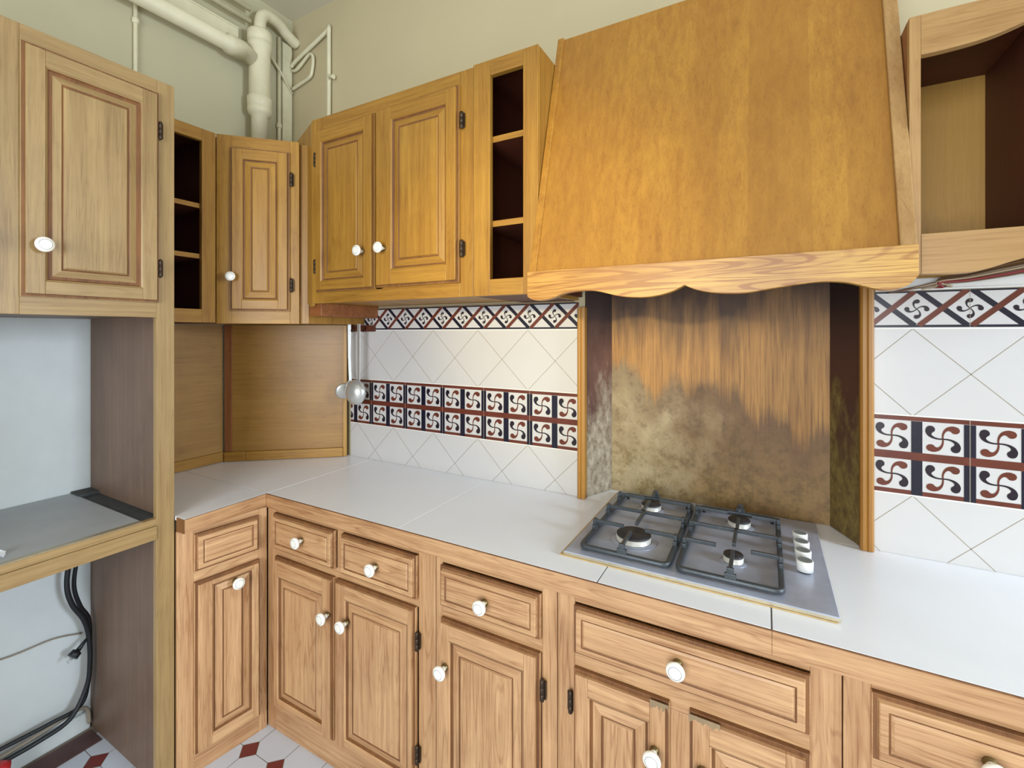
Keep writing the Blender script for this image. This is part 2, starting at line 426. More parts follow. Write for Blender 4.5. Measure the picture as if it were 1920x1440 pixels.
def add_door(parent, x0, x1, z0, z1, yf, k, fl=0.042, fr=0.042, ft=0.05, fb=0.045, t=0.02, kn=None, hg=None, hx=None, ks=1.0):
    o = door_mesh(x1-x0, z1-z0, fl, fr, ft, fb, t, k).build('door', parent, (x0, yf-0.0005, z0), bevel=0.0012)
    if kn: knob(o, (kn[0]-x0, -t, kn[1]-z0), ks)
    for hz in (hg or []): hinge(o, ((hx-x0), -t*0.55, hz-z0))
    return o
def add_drawer(parent, x0, x1, z0, z1, yf, k, kn=None, t=0.02, groove=True):
    o = drawer_mesh(x1-x0, z1-z0, t, k, groove).build('drawer_front', parent, (x0, yf-0.0005, z0), bevel=0.0012)
    if kn: knob(o, (kn[0]-x0, -t, kn[1]-z0))
    return o
def frame(parent, stiles, rails, y0, y1, k, name='face_frame'):
    b = MB()
    for x0, x1, z0, z1 in stiles: b.box(x0, x1, y0, y1, z0, z1, k+'v')
    for x0, x1, z0, z1 in rails: b.box(x0, x1, y0, y1, z0, z1, k+'h')
    return b.build(name, parent, bevel=0.0012)

# ================================================================== BASE CABINETS (root on the floor, local y = 0 at the face)
ZB = 0.7855
def base_cab(label, x0, x1, k='low'):
    r = thing('base_cabinet', label, 'cabinet', (x0, -0.50, 0), 0, 'oak base cabinets under the worktop')
    MB().box(0.001, x1-x0-0.001, 0.02, 0.49, 0.0, ZB, k+'v').build('carcass', r)
    return r
# A: two small drawers over a pair of doors
A0, A1 = 0.567, 1.314
r = base_cab('oak base cabinet in the corner with two small drawers over a pair of panelled doors', A0, A1)
X = lambda v: v-A0
frame(r, [(-0.011, X(0.604), 0, ZB), (X(1.252), X(A1)-0.001, 0, ZB), (X(0.916), X(0.944), 0.65, ZB-0.014), (X(0.905), X(0.930), 0.105, 0.62)],
      [(X(0.604), X(1.252), ZB-0.014, ZB), (X(0.604), X(1.252), 0.62, 0.65), (X(0.604), X(1.252), 0, 0.105)], 0, 0.02, 'low')
add_drawer(r, X(0.604), X(0.914), 0.648, 0.772, 0, 'low', (X(0.772), 0.716))
add_drawer(r, X(0.945), X(1.252), 0.645, 0.770, 0, 'low', (X(1.107), 0.710))
add_door(r, X(0.612), X(0.911), 0.098, 0.622, 0, 'low', 0.026, 0.045, 0.062, 0.035, kn=(X(0.897), 0.505))
add_door(r, X(0.922), X(1.249), 0.098, 0.622, 0, 'low', 0.048, 0.022, 0.05, 0.035, kn=(X(0.982), 0.505), hg=[0.528, 0.205], hx=X(1.254))
# B: one drawer over one door
B0, B1 = 1.315, 1.682
r = base_cab('narrow oak base cabinet with one drawer over one door, left of the hob', B0, B1)
X = lambda v: v-B0
frame(r, [(0, X(1.337), 0, ZB), (X(1.641), X(B1)-0.001, 0, ZB)], [(X(1.337), X(1.641), ZB-0.016, ZB), (X(1.337), X(1.641), 0.62, 0.66), (X(1.337), X(1.641), 0, 0.105)], 0, 0.02, 'low')
add_drawer(r, X(1.336), X(1.641), 0.655, 0.766, 0, 'low', (X(1.488), 0.710))
add_door(r, X(1.338), X(1.640), 0.098, 0.622, 0, 'low', 0.034, 0.04, 0.05, 0.045, kn=(X(1.362), 0.500), hg=[0.535, 0.205], hx=X(1.646))
# C: wide drawer over a pair of doors, under the hob
C0, C1 = 1.683, 2.246
r = base_cab('oak base cabinet under the hob with one wide drawer over two worn doors', C0, C1)
X = lambda v: v-C0
frame(r, [(0, X(1.727), 0, ZB), (X(2.196), X(C1)-0.001, 0, ZB), (X(1.94), X(1.985), 0.105, 0.60)], [(X(1.727), X(2.196), ZB-0.016, ZB), (X(1.727), X(2.196), 0.60, 0.66), (X(1.727), X(2.196), 0, 0.105)], 0, 0.02, 'low')
add_drawer(r, X(1.727), X(2.196), 0.655, 0.766, 0, 'low', (X(1.962), 0.717))
d1 = add_door(r, X(1.727), X(1.944), 0.098, 0.620, 0, 'low', 0.038, 0.040, 0.050, 0.045, kn=(X(1.915), 0.515), hg=[0.536, 0.205], hx=X(1.720))
d2 = add_door(r, X(1.983), X(2.196), 0.098, 0.620, 0, 'low', 0.040, 0.040, 0.050, 0.045, kn=(X(2.010), 0.515), hg=[0.536, 0.205], hx=X(2.202))
for d, w0, w1 in ((d1, 0.178, 0.2165), (d2, 0.0005, 0.06)):
    random.seed(int(w0*1000)); pts = [(w0, 0.5225)]+[(w0+(w1-w0)*i/13, 0.519-0.014*random.random()) for i in range(14)]+[(w1, 0.5225)]
    b = MB(); b.prism(pts, 1, -0.0204, -0.0196, 'plaster'); o = b.build('worn_patch', d); o['label'] = 'bare chipped grey wood along the top edge'
# D: drawers at the right edge
D0, D1 = 2.247, 3.3
r = base_cab('oak base cabinet at the right edge with a drawer right of the hob', D0, D1)
X = lambda v: v-D0
frame(r, [(0, X(2.288), 0, ZB), (X(2.66), X(2.70), 0, ZB), (X(3.26), X(D1)-0.001, 0, ZB)], [(X(2.288), X(3.26), ZB-0.014, ZB), (X(2.288), X(3.26), 0.62, 0.66), (X(2.288), X(3.26), 0, 0.105)], 0, 0.02, 'low')
add_drawer(r, X(2.287), X(2.66), 0.655, 0.772, 0, 'low', (X(2.435), 0.722))
add_drawer(r, X(2.70), X(3.26), 0.655, 0.772, 0, 'low', (X(2.98), 0.722))
add_door(r, X(2.288), X(2.66), 0.098, 0.622, 0, 'low', kn=(X(2.32), 0.5))
add_door(r, X(2.70), X(3.26), 0.098, 0.622, 0, 'low', kn=(X(2.73), 0.5))
# small unit between the corner and the tall cabinet, its face slightly turned
ang = math.atan2(0.27, 0.043)
r = thing('base_cabinet', 'narrow oak base cabinet beside the tall cabinet with a blank drawer panel over one door', 'cabinet', (0.520, -0.776, 0), ang, 'oak base cabinets under the worktop')
MB().box(0.002, 0.262, 0.02, 0.44, 0, ZB, 'lowv').build('carcass', r)
frame(r, [(0.001, 0.046, 0, ZB), (0.243, 0.272, 0, ZB)], [(0.046, 0.243, 0.764, ZB), (0.046, 0.243, 0.61, 0.65), (0.046, 0.243, 0, 0.068)], 0, 0.02, 'low')
add_drawer(r, 0.045, 0.241, 0.647, 0.766, 0, 'low')
add_door(r, 0.045, 0.244, 0.066, 0.612, 0, 'low', 0.047, 0.026, 0.02, 0.040, kn=(0.160, 0.575))

# ================================================================== WORKTOP
WT = thing('worktop', 'white tiled worktop with oak edging running round the corner to the hob', 'worktop', (0, 0, 0.834))
b = MB(); b.box(0.001, 0.50, -0.775, -0.002, -0.048, -0.006, 'grout').box(0.50, 3.3, -0.484, -0.002, -0.048, -0.006, 'grout').box(1.576, 2.345, -0.002, 0.138, -0.048, -0.006, 'grout')
b.build('substrate', WT)
b = MB()
for x0, x1, y0, y1 in ((0.001, 0.5535, -0.775, -0.5105), (0.001, 0.5635, -0.5085, -0.0012), (0.5660, 1.1795, -0.5085, -0.0012), (1.1815, 1.7825, -0.5085, -0.0012),
                       (1.7850, 2.1315, -0.5085, -0.0012), (2.1345, 3.3, -0.5085, -0.0012), (1.576, 2.345, -0.0008, 0.138)):
    b.box(x0, x1, y0, y1, -0.012, 0, 'worktile')
b.box(0.5530, 0.5635, -0.775, -0.5105, -0.012, 0, 'worktile')
o = b.build('tiles', WT, bevel=0.0006); o['label'] = 'large white glazed tiles'
for q in ((0.5635, 0.566, -0.5085, -0.001, -0.0006, 'grout_light'), (1.1795, 1.1815, -0.5085, -0.001, -0.0006, 'grout_light'), (1.7825, 1.785, -0.5085, -0.001, -0.0008, 'grout_dark'),
          (2.1315, 2.1345, -0.5085, -0.001, -0.0008, 'grout_dark'), (0.001, 0.5635, -0.5105, -0.5085, -0.0008, 'grout')):
    b = MB(); b.box(q[0], q[1], q[2], q[3], -0.010, q[4], q[5]); b.build('grout_line', WT)
b = MB(); b.box(0.5645, 2.133, -0.5125, -0.5087, -0.0478, -0.0015, 'lowh').box(2.1335, 3.3, -0.5125, -0.5087, -0.0478, -0.0015, 'lowh')
b.box(0.5645, 3.3, -0.5087, -0.5005, -0.0478, -0.0125, 'lowh').box(0.5645, 3.3, -0.5130, -0.5087, -0.0022, -0.0002, 'dirt_shade')
o = b.build('edging', WT, bevel=0.0008); o['label'] = 'worn oak edging'
b = MB(); b.box(0.5216, 0.5640, -0.775, -0.5133, -0.0440, -0.0125, 'lowd').box(0.5637, 0.5665, -0.775, -0.5133, -0.0440, -0.0012, 'lowd').box(0.5637, 0.5670, -0.775, -0.5133, -0.0018, -0.0002, 'dirt_shade')
b.box(0.5216, 0.5665, -0.7775, -0.775, -0.0440, -0.0005, 'dirt_shade')  # end block coloured dark to stand in for its shade
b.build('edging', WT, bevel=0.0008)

# ================================================================== TALL CABINET (left)
T = thing('tall_cabinet', 'tall oak cabinet at the left with panelled doors over an empty appliance bay', 'cabinet', (0.512, -1.62, 0), PI/2)
TW = 0.842
b = MB(); b.box(0.812, TW, 0.0205, 0.508, 0, 2.168, 'panelbrown').box(0, 0.03, 0.0205, 0.508, 0, 2.168, 'panelbrown'); b.build('side_panel', T)
b = MB(); b.box(0.03, 0.812, 0.0205, 0.508, 1.455, 1.475, 'panelbrown').box(0.03, 0.812, 0.0205, 0.508, 2.148, 2.168, 'panelbrown').box(0.03, 0.812, 0.495, 0.508, 1.475, 2.148, 'panelbrown').box(0.46, 0.48, 0.03, 0.49, 1.475, 2.148, 'panelbrown')
b.build('upper_box', T)
frame(T, [(0.794, TW, 0, 2.170), (0.455, 0.502, 1.452, 2.170), (0, 0.04, 0, 2.17)], [(0.502, 0.794, 2.126, 2.170), (0.502, 0.794, 1.452, 1.500), (0.04, 0.455, 2.126, 2.17), (0.04, 0.455, 1.452, 1.5)], 0, 0.02, 'tall')
add_door(T, 0.501, 0.797, 1.496, 2.128, 0, 'tall', 0.044, 0.044, 0.048, 0.040, t=0.016, kn=(0.535, 1.625), hg=[2.016, 1.600], hx=0.800)
add_door(T, 0.05, 0.453, 1.496, 2.128, 0, 'tall', 0.044, 0.044, 0.048, 0.040, t=0.016, kn=(0.42, 1.625))
b = MB(); b.box(0.03, 0.760, 0.021, 0.508, 0.815, 0.847, 'laminate'); o = b.build('shelf', T, bevel=0.001); o['label'] = 'dusty grey laminate shelf'
b = MB(); b.box(0.760, 0.812, 0.021, 0.508, 0.815, 0.843, 'darkgrey').box(0.758, 0.812, 0.44, 0.508, 0.843, 0.853, 'darkgrey'); o = b.build('filler_strip', T); o['label'] = 'bare dark grey strip of the shelf'
b = MB(); b.box(0.03, 0.794, 0.001, 0.0205, 0.824, 0.845, 'tallh').box(0.03, 0.794, -0.003, 0.018, 0.783, 0.8235, 'tallh').box(0.03, 0.794, 0.004, 0.0205, 0.8235, 0.825, 'dirt_shade').box(0.03, 0.760, 0.0005, 0.021, 0.8455, 0.8475, 'steel_edge')
b.build('shelf_edging', T, bevel=0.001)
b = MB(); pts = [(0, 0), (0.02, 0.004), (0.034, -0.004), (0.03, 0.012), (0.05, 0.016), (0.028, 0.026), (0.012, 0.02), (-0.004, 0.022)]
for i in range(len(pts)):
    c = (0.022, 0.012, 0.010+0.004*(i % 3)); q, w = pts[i], pts[(i+1) % len(pts)]
    b.poly([(q[0], q[1], 0.001+0.006*(i % 2)), (w[0], w[1], 0.001+0.006*((i+1) % 2)), c], 'foil')
    b.poly([(q[0], q[1], 0.0006), (w[0], w[1], 0.0006), (0.022, 0.012, 0.0006)], 'foil')
tag(b.build('plastic_scrap', None, (0.415, -1.150, 0.8474)), 'small crumpled white plastic scrap on the grey shelf', 'scrap')

# ================================================================== CORNER WALL UNITS
# narrow open shelf next to the tall cabinet
S = thing('open_shelf_unit', 'narrow open oak shelf unit between the tall cabinet and the corner cabinet', 'shelf unit', (0.300, -0.7765, 1.444), PI/2, 'narrow open wall shelf units')
SW, SH = 0.2365, 0.716
frame(S, [(0, 0.085, 0, SH), (0.188, SW, 0, SH)], [(0.085, 0.188, 0, 0.049), (0.085, 0.188, SH-0.045, SH)], 0, 0.018, 'up')
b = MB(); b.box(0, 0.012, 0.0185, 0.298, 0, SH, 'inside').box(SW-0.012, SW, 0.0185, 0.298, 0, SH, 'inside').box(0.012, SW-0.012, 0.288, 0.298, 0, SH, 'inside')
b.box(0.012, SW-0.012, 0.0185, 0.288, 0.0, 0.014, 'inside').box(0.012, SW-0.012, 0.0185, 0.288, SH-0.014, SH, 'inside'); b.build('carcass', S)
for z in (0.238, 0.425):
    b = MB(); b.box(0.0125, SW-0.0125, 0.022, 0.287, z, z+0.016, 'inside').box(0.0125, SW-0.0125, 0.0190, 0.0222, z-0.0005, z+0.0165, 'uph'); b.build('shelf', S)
# diagonal corner cabinet
P0, P1 = Vector((0.300, -0.5385)), Vector((0.505, -0.335)); DL = (P1-P0).length; da = math.atan2(P1.y-P0.y, P1.x-P0.x)
K = thing('corner_cabinet', 'diagonal oak corner wall cabinet with one narrow panelled door', 'cabinet', (P0.x, P0.y, 1.441), da)
inv = Matrix.Rotation(-da, 2)
poly = [inv @ (Vector(q)-P0) for q in ((0.301, -0.5375), (0.505, -0.334), (0.5165, -0.30), (0.5165, -0.0075), (0.0015, -0.0075), (0.0015, -0.5375))]
poly[0] += Vector((0.0, 0.0185)); poly[1] += Vector((0, 0.0185))
b = MB(); b.prism([(q.x, q.y) for q in poly], 2, 0.002, 0.716, 'upv'); b.build('carcass', K)
frame(K, [(0.0005, 0.052, 0, 0.719), (0.255, DL, 0, 0.719)], [(0.052, 0.255, 0, 0.052), (0.052, 0.255, 0.667, 0.719)], 0, 0.018, 'up')
add_door(K, 0.050, 0.256, 0.048, 0.672, 0, 'up', 0.040, 0.040, 0.042, 0.042, kn=(0.060, 0.176), hg=[0.565, 0.151], hx=0.262, ks=0.92)
# two-door wall cabinet on the back wall
UZ0, UZ1 = 1.519, 2.232
U = thing('wall_cabinet', 'oak wall cabinet with two panelled doors on the back wall', 'cabinet', (0.575, -0.330, UZ0), 0)
X = lambda v: v-0.575; Z = lambda v: v-UZ0; UW = 1.3255-0.575
b = MB(); b.box(0.0, UW, 0.0185, 0.328, 0.004, Z(UZ1), 'upd'); b.build('carcass', U)
frame(U, [(0, X(0.640), 0, Z(UZ1)), (X(1.275), UW, 0, Z(UZ1)), (X(0.90), X(0.945), 0.04, Z(2.17))], [(X(0.64), X(1.275), 0, Z(1.572)), (X(0.64), X(1.275), Z(2.165), Z(UZ1))], 0, 0.018, 'up')
add_door(U, X(0.612), X(0.918), Z(1.560), Z(2.181), 0, 'up', 0.036, 0.046, 0.052, 0.040, kn=(X(0.870), Z(1.694)), hg=[Z(2.07), Z(1.66)], hx=X(0.606))
add_door(U, X(0.926), X(1.279), Z(1.564), Z(2.186), 0, 'up', 0.076, 0.044, 0.050, 0.058, kn=(X(0.970), Z(1.696)), hg=[Z(2.072), Z(1.670)], hx=X(1.289))
b = MB(); pts = [(-0.055, -0.0), (-0.03, -0.012), (-0.012, -0.010), (0.0, 0.004), (0.0, Z(UZ1)), (-0.26, Z(UZ1)), (-0.26, 0.0)]
b.prism(pts, 1, 0.0, 0.016, 'upv'); o = b.build('filler_panel', U, (0.0, 0.0, 0.0), -math.atan2(0.098, 0.225), bevel=0.004); o['label'] = 'angled filler board with a rounded lower end'
b = MB(); b.box(X(0.53), X(0.600), 0.022, 0.327, -0.048, 0.0035, 'redh'); b.build('batten', U, bevel=0.0015)
# narrow open unit left of the hood
N_ = thing('open_shelf_unit', 'narrow open oak shelf unit between the two-door wall cabinet and the hood', 'shelf unit', (1.3262, -0.330, 1.519), 0, 'narrow open wall shelf units')
NW, NH = 0.2225, 0.719
frame(N_, [(0, 0.060, 0, NH), (0.174, NW, 0, NH)], [(0.060, 0.174, 0, 0.050), (0.060, 0.174, NH-0.047, NH)], 0, 0.018, 'up')
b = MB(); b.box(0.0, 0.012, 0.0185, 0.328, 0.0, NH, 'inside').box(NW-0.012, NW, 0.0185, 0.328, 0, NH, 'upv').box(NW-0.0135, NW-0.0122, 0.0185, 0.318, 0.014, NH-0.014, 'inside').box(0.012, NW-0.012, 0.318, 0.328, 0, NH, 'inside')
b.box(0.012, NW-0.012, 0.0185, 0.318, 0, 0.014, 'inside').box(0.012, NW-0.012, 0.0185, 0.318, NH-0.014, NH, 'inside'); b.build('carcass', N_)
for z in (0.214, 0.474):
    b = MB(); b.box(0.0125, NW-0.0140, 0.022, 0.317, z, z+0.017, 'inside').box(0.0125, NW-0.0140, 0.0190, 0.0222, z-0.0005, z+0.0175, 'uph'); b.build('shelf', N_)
# open cabinet with arched rails right of the hood
R = thing('open_wall_cabinet', 'empty open oak wall cabinet with arched rails right of the hood', 'cabinet', (2.3765, -0.330, 1.523), 0)
RW, RH = 0.65, 0.518
def arch(vals, w):
    pts = [Vector((x, 0, z)) for x, z in vals]; return [(p.x, p.z) for p in smooth_curve(pts, 6)]
top_low = arch([(0.018, 0.438), (0.055, 0.438), (0.113, 0.443), (0.163, 0.456), (0.23, 0.480), (0.325, 0.490), (0.42, 0.480), (0.487, 0.456), (0.537, 0.443), (0.595, 0.438), (0.632, 0.438)], RW)
bot_low = arch([(0.0185, 0.0), (0.077, -0.002), (0.113, 0.004), (0.163, 0.021), (0.23, 0.040), (0.325, 0.046), (0.42, 0.040), (0.487, 0.021), (0.537, 0.004), (0.573, -0.002), (0.6315, 0.0)], RW)
b = MB(); b.box(0, 0.018, 0, 0.018, 0, RH, 'uprv').box(RW-0.018, RW, 0, 0.018, 0, RH, 'uprv')
b.strip([(x, RH) for x, z in top_low], top_low, 0, 0.018, 'uprh').strip([(x, 0.080) for x, z in bot_low], bot_low, 0, 0.018, 'uprh'); b.build('face_frame', R, bevel=0.001)
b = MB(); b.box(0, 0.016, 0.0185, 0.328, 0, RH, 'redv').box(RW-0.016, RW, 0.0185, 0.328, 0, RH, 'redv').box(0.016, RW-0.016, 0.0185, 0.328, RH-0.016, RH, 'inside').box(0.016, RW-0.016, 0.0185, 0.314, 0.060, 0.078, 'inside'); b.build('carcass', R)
b = MB(); b.box(0.016, RW-0.016, 0.316, 0.328, 0.0, RH-0.016, 'insidey'); b.build('back_panel', R)
b = MB(); b.box(0.208, 0.224, 0.020, 0.315, 0.079, RH-0.017, 'inside'); b.build('divider', R)

# ================================================================== HOOD
HX0, HX1 = 1.5500, 2.3755
H = thing('range_hood', 'large tapering oak range hood with a scalloped valance above the hob', 'range hood', ((HX0+HX1)/2, 0, 1.52), 0)
X = lambda v: v-(HX0+HX1)/2; Z = lambda v: v-1.52
zt, zb2 = 2.325, 1.573
ya, yb = -0.182, -0.383      # front of the slope at the top and at the bottom
def slope(b, x0, x1, off, th, z0, z1, m):
    q = []
    for zz in (z0, z1):
        yy = yb+(ya-yb)*(zz-zb2)/(zt-zb2); q += [(yy-off, zz), (yy-off+th, zz)]
    pts = [(q[0][0], Z(q[0][1])), (q[1][0], Z(q[1][1])), (q[3][0], Z(q[3][1])), (q[2][0], Z(q[2][1]))]
    b.prism(pts, 0, x0, x1, m)
b = MB(); slope(b, X(HX0)+0.013, X(HX1)-0.013, 0.0, 0.012, zb2-0.01, zt, 'hoodv'); b.build('front_panel', H)
b = MB(); slope(b, X(HX0), X(HX0)+0.020, 0.007, 0.020, zb2, zt+0.004, 'hoodd'); b.build('corner_batten', H, bevel=0.002)
b = MB(); slope(b, X(HX1)-0.026, X(HX1), 0.012, 0.026, zb2, zt+0.004, 'uprv'); b.build('corner_batten', H, bevel=0.002)
for xa, xb in ((X(HX0)+0.001, X(HX0)+0.0125), (X(HX1)-0.0125, X(HX1)-0.001)):
    b = MB(); b.prism([(-0.3775, Z(1.53)), (-0.001, Z(1.53)), (-0.001, Z(zt)), (ya+0.013, Z(zt)), (yb+0.014, Z(zb2))], 0, xa, xb, 'inside'); b.build('side_panel', H)
b = MB(); b.box(X(HX0)+0.013, X(HX1)-0.013, ya+0.02, -0.001, Z(zt)-0.014, Z(zt)-0.001, 'inside'); b.build('top_panel', H)
vp = [(1.5502, 1.505), (1.566, 1.496), (1.590, 1.4935), (1.623, 1.498), (1.666, 1.511), (1.735, 1.5135), (1.804, 1.497), (1.850, 1.492), (1.890, 1.4935), (1.93, 1.503), (1.958, 1.5165)]
vq = [(1.958, 1.5165), (1.980, 1.506), (2.011, 1.498), (2.050, 1.4935), (2.087, 1.4935), (2.137, 1.501), (2.213, 1.510), (2.262, 1.507), (2.300, 1.495), (2.322, 1.4885), (2.345, 1.490), (2.362, 1.498), (2.3753, 1.514)]
low = [(X(p.x), Z(p.z)) for p in smooth_curve([(x, 0, z) for x, z in vp], 6)]+[(X(p.x), Z(p.z)) for p in smooth_curve([(x, 0, z) for x, z in vq], 6)][1:]
b = MB(); b.strip([(x, Z(zb2)) for x, z in low], low, -0.402, -0.379, 'railh'); o = b.build('valance', H, bevel=0.001); o['label'] = 'scalloped oak valance with strong grain'

# ================================================================== ALCOVE BEHIND THE HOB
AL = thing('hob_surround', 'grease-stained wooden lining of the recess behind the hob', 'wall lining', (1.96, 0, 0.834), 0)
X = lambda v: v-1.96
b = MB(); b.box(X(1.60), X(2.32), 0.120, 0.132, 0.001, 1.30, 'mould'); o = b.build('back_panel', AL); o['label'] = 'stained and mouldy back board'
b = MB(); b.prism([(X(1.576), 0.0), (X(1.632), 0.119), (X(1.622), 0.119), (X(1.5735), 0.010)], 2, 0.001, 1.30, 'crust_left'); o = b.build('side_panel', AL); o['label'] = 'left cheek with grey crusted grease'
b = MB(); b.prism([(X(2.345), 0.0), (X(2.290), 0.119), (X(2.300), 0.119), (X(2.3475), 0.010)], 2, 0.001, 1.30, 'crust_right'); o = b.build('side_panel', AL); o['label'] = 'right cheek with greenish grease'
for x0, x1, z1 in ((1.5525, 1.580, 0.66), (2.3415, 2.3710, 0.695)):
    xm = (x0+x1)/2
    b = MB(); b.prism([(X(x0), -0.0015), (X(x0), -0.024), (X(x0)+0.005, -0.029), (X(xm)-0.003, -0.029), (X(xm), -0.0255), (X(xm)+0.003, -0.029), (X(x1)-0.005, -0.029), (X(x1), -0.024), (X(x1), -0.0015)], 2, 0.0008, z1, 'hoodv')
    b.build('post', AL, bevel=0.001)

# ================================================================== WALL TILES
ZTILE = [(0.8345, 0.992), (1.192, 1.416), (1.420, 1.512)]
def comma(cx, cz, s, ang):
    # one arm of the four-armed motif: a thin curved tail ending in a round head
    ctl = [(0.0, 0.0), (0.03, 0.26), (0.14, 0.52), (0.34, 0.70), (0.58, 0.70), (0.74, 0.60)]
    wid = [0.10, 0.11, 0.15, 0.25, 0.43, 0.52]
    P_ = smooth_curve([(a, w, c) for (a, c), w in zip(ctl, wid)], 3)
    L_, R_ = [], []
    for i, p in enumerate(P_):
        q = P_[min(i+1, len(P_)-1)]; o = P_[max(i-1, 0)]; d = Vector((q.x-o.x, q.z-o.z)).normalized(); n = Vector((-d.y, d.x))*p.y*0.5
        L_.append((p.x+n.x, p.z+n.y)); R_.append((p.x-n.x, p.z-n.y))
    d = Vector((P_[-1].x-P_[-2].x, P_[-1].z-P_[-2].z)).normalized(); w = P_[-1].y*0.5
    cap = []
    for k in range(1, 8):
        t = PI/2-PI*k/8; e = d*math.cos(t)*w+Vector((-d.y, d.x))*math.sin(t)*w; cap.append((P_[-1].x+e.x, P_[-1].z+e.y))
    ca, sa = math.cos(ang), math.sin(ang)
    return [(cx+s*(a*ca-c*sa), cz+s*(a*sa+c*ca)) for a, c in L_+cap+R_[::-1]]
def clip(poly, x0, x1, z0, z1):
    def cut(P, f, inter):
        R = []
        for i in range(len(P)):
            a, c = P[i], P[(i+1) % len(P)]
            fa, fc = f(a), f(c)
            if fa >= 0: R.append(a)
            if (fa >= 0) != (fc >= 0):
                t = fa/(fa-fc); R.append((a[0]+(c[0]-a[0])*t, a[1]+(c[1]-a[1])*t))
        return R
    for f in (lambda p: p[0]-x0, lambda p: x1-p[0], lambda p: p[1]-z0, lambda p: z1-p[1]):
        if not poly: return poly
        poly = cut(poly, f, None)
    return poly
def splash(label, wx0, wx1):
    r = thing('tile_backsplash', label, 'wall tiles', (wx0, 0, 0.8345), 0, 'tiled splashbacks'); L = wx1-wx0; z_ = lambda z: z-0.8345
    b = MB(); b.box(0, L, -0.006, -0.0005, 0, z_(1.512), 'tile')
    def P(pts, y, m, zz=(0.8345, 1.512)):
        q = clip([(p[0], p[1]) for p in pts], wx0, wx1, zz[0], zz[1])
        if len(q) > 2: b.poly([(p[0]-wx0, y, z_(p[1])) for p in q], m)
    # diamond joints
    def line(p, q, w, y, m, zz):
        d = Vector((q[0]-p[0], q[1]-p[1])); n = Vector((-d.y, d.x)).normalized()*w/2
        P([(p[0]-n.x, p[1]-n.y), (q[0]-n.x, q[1]-n.y), (q[0]+n.x, q[1]+n.y), (p[0]+n.x, p[1]+n.y)], y, m, zz)
    hz, hx = 0.1115, 0.110
    for i in range(-2, 20):
        vx = 1.352-0.22*5+0.22*i
        for zz, base in (((1.192, 1.418), 1.416), ((0.8345, 0.992), 0.990)):
            for s in (1, -1): line((vx, base), (vx+s*hx*2, base-2*hz), 0.0018, -0.00615, 'grout', zz)
    for zz in (0.990, 1.194, 1.417): line((wx0, zz), (wx1, zz), 0.003, -0.00618, 'grout_light', (0.83, 1.52))
    # middle band of framed motifs
    zb, zt_, zm = 0.992, 1.192, 1.091
    P([(wx0, zb), (wx1, zb), (wx1, zb+0.011), (wx0, zb+0.011)], -0.0063, 'brownred'); P([(wx0, zt_-0.011), (wx1, zt_-0.011), (wx1, zt_), (wx0, zt_)], -0.0063, 'brownred')
    for i in range(-1, 32):
        bx = 0.26+0.1*i; joint = i % 2 == 1
        P([(bx-0.011, zb+0.0005), (bx+0.011, zb+0.0005), (bx+0.011, zt_-0.0115), (bx-0.011, zt_-0.0115)], -0.0065, 'navy')
        if joint: P([(bx-0.0008, zb), (bx+0.0008, zb), (bx+0.0008, zt_), (bx-0.0008, zt_)], -0.0068, 'grout')
    P([(wx0, zm-0.010), (wx1, zm-0.010), (wx1, zm+0.010), (wx0, zm+0.010)], -0.0067, 'brownred')
    for i in range(-1, 32):
        for cz in (1.0415, 1.1405):
            cx = 0.31+0.1*i
            for k in range(4):
                P(comma(cx, cz, 0.0345, k*PI/2+0.12), -0.00645-0.00001*k, 'brownred' if k % 2 == 0 else 'motif_dark')
    # top strip of lozenges
    z0, z1 = 1.420, 1.512; zc = 1.466
    P([(wx0, z0), (wx1, z0), (wx1, z0+0.006), (wx0, z0+0.006)], -0.0063, 'navy'); P([(wx0, z1-0.004), (wx1, z1-0.004), (wx1, z1), (wx0, z1)], -0.0063, 'navy')
    for i in range(-1, 32):
        cx = 0.26+0.1*i
        line((cx+0.004, z0+0.004), (cx+0.096, z1), 0.0125, -0.0066, 'brownred', (z0+0.001, z1)); line((cx+0.004, z1), (cx+0.096, z0+0.004), 0.0125, -0.0064, 'navy', (z0+0.001, z1))
        for k in range(4): P(comma(cx, zc, 0.0205, k*PI/2+0.85), -0.0064-0.00001*k, 'motif_dark')
        if i % 2 == 1: line((cx, z0), (cx, z1), 0.001, -0.0068, 'grout', (z0, z1))
    b.build('tiles', r, recalc=False); return r
splash('white wall tiles with red and navy swirl bands between the corner panels and the hob', 0.428, 1.5515)
splash('white wall tiles with red and navy swirl bands right of the hob recess', 2.3722, 3.30)

# corner splash panels
CP = thing('splash_panel', 'brown veneer splash panel on the left wall beside the tall cabinet', 'wall panel', (0, -0.776, 0.8345), 0)
b = MB(); b.box(0.001, 0.009, 0.001, 0.425, 0.001, 0.606, 'splashwoodd'); b.build('panel', CP)
b = MB(); b.box(0.0095, 0.021, 0.001, 0.425, 0.001, 0.044, 'upd'); b.build('moulding', CP, bevel=0.003)
q0, q1 = Vector((0.0225, -0.352)), Vector((0.424, -0.026)); ql = (q1-q0).length; qa = math.atan2(q1.y-q0.y, q1.x-q0.x)
CQ = thing('splash_panel', 'brown veneer splash panel set across the corner', 'wall panel', (q0.x, q0.y, 0.8345), qa)
b = MB(); b.box(0.002, ql, 0.006, 0.014, 0.001, 0.606, 'splashwood'); b.build('panel', CQ)
b = MB(); b.box(0.0, 0.030, -0.002, 0.0055, 0.044, 0.606, 'redv'); b.build('corner_strip', CQ, bevel=0.001)
b = MB(); b.box(ql-0.016, ql, -0.002, 0.0055, 0.001, 0.606, 'upv'); b.build('corner_strip', CQ, bevel=0.001)
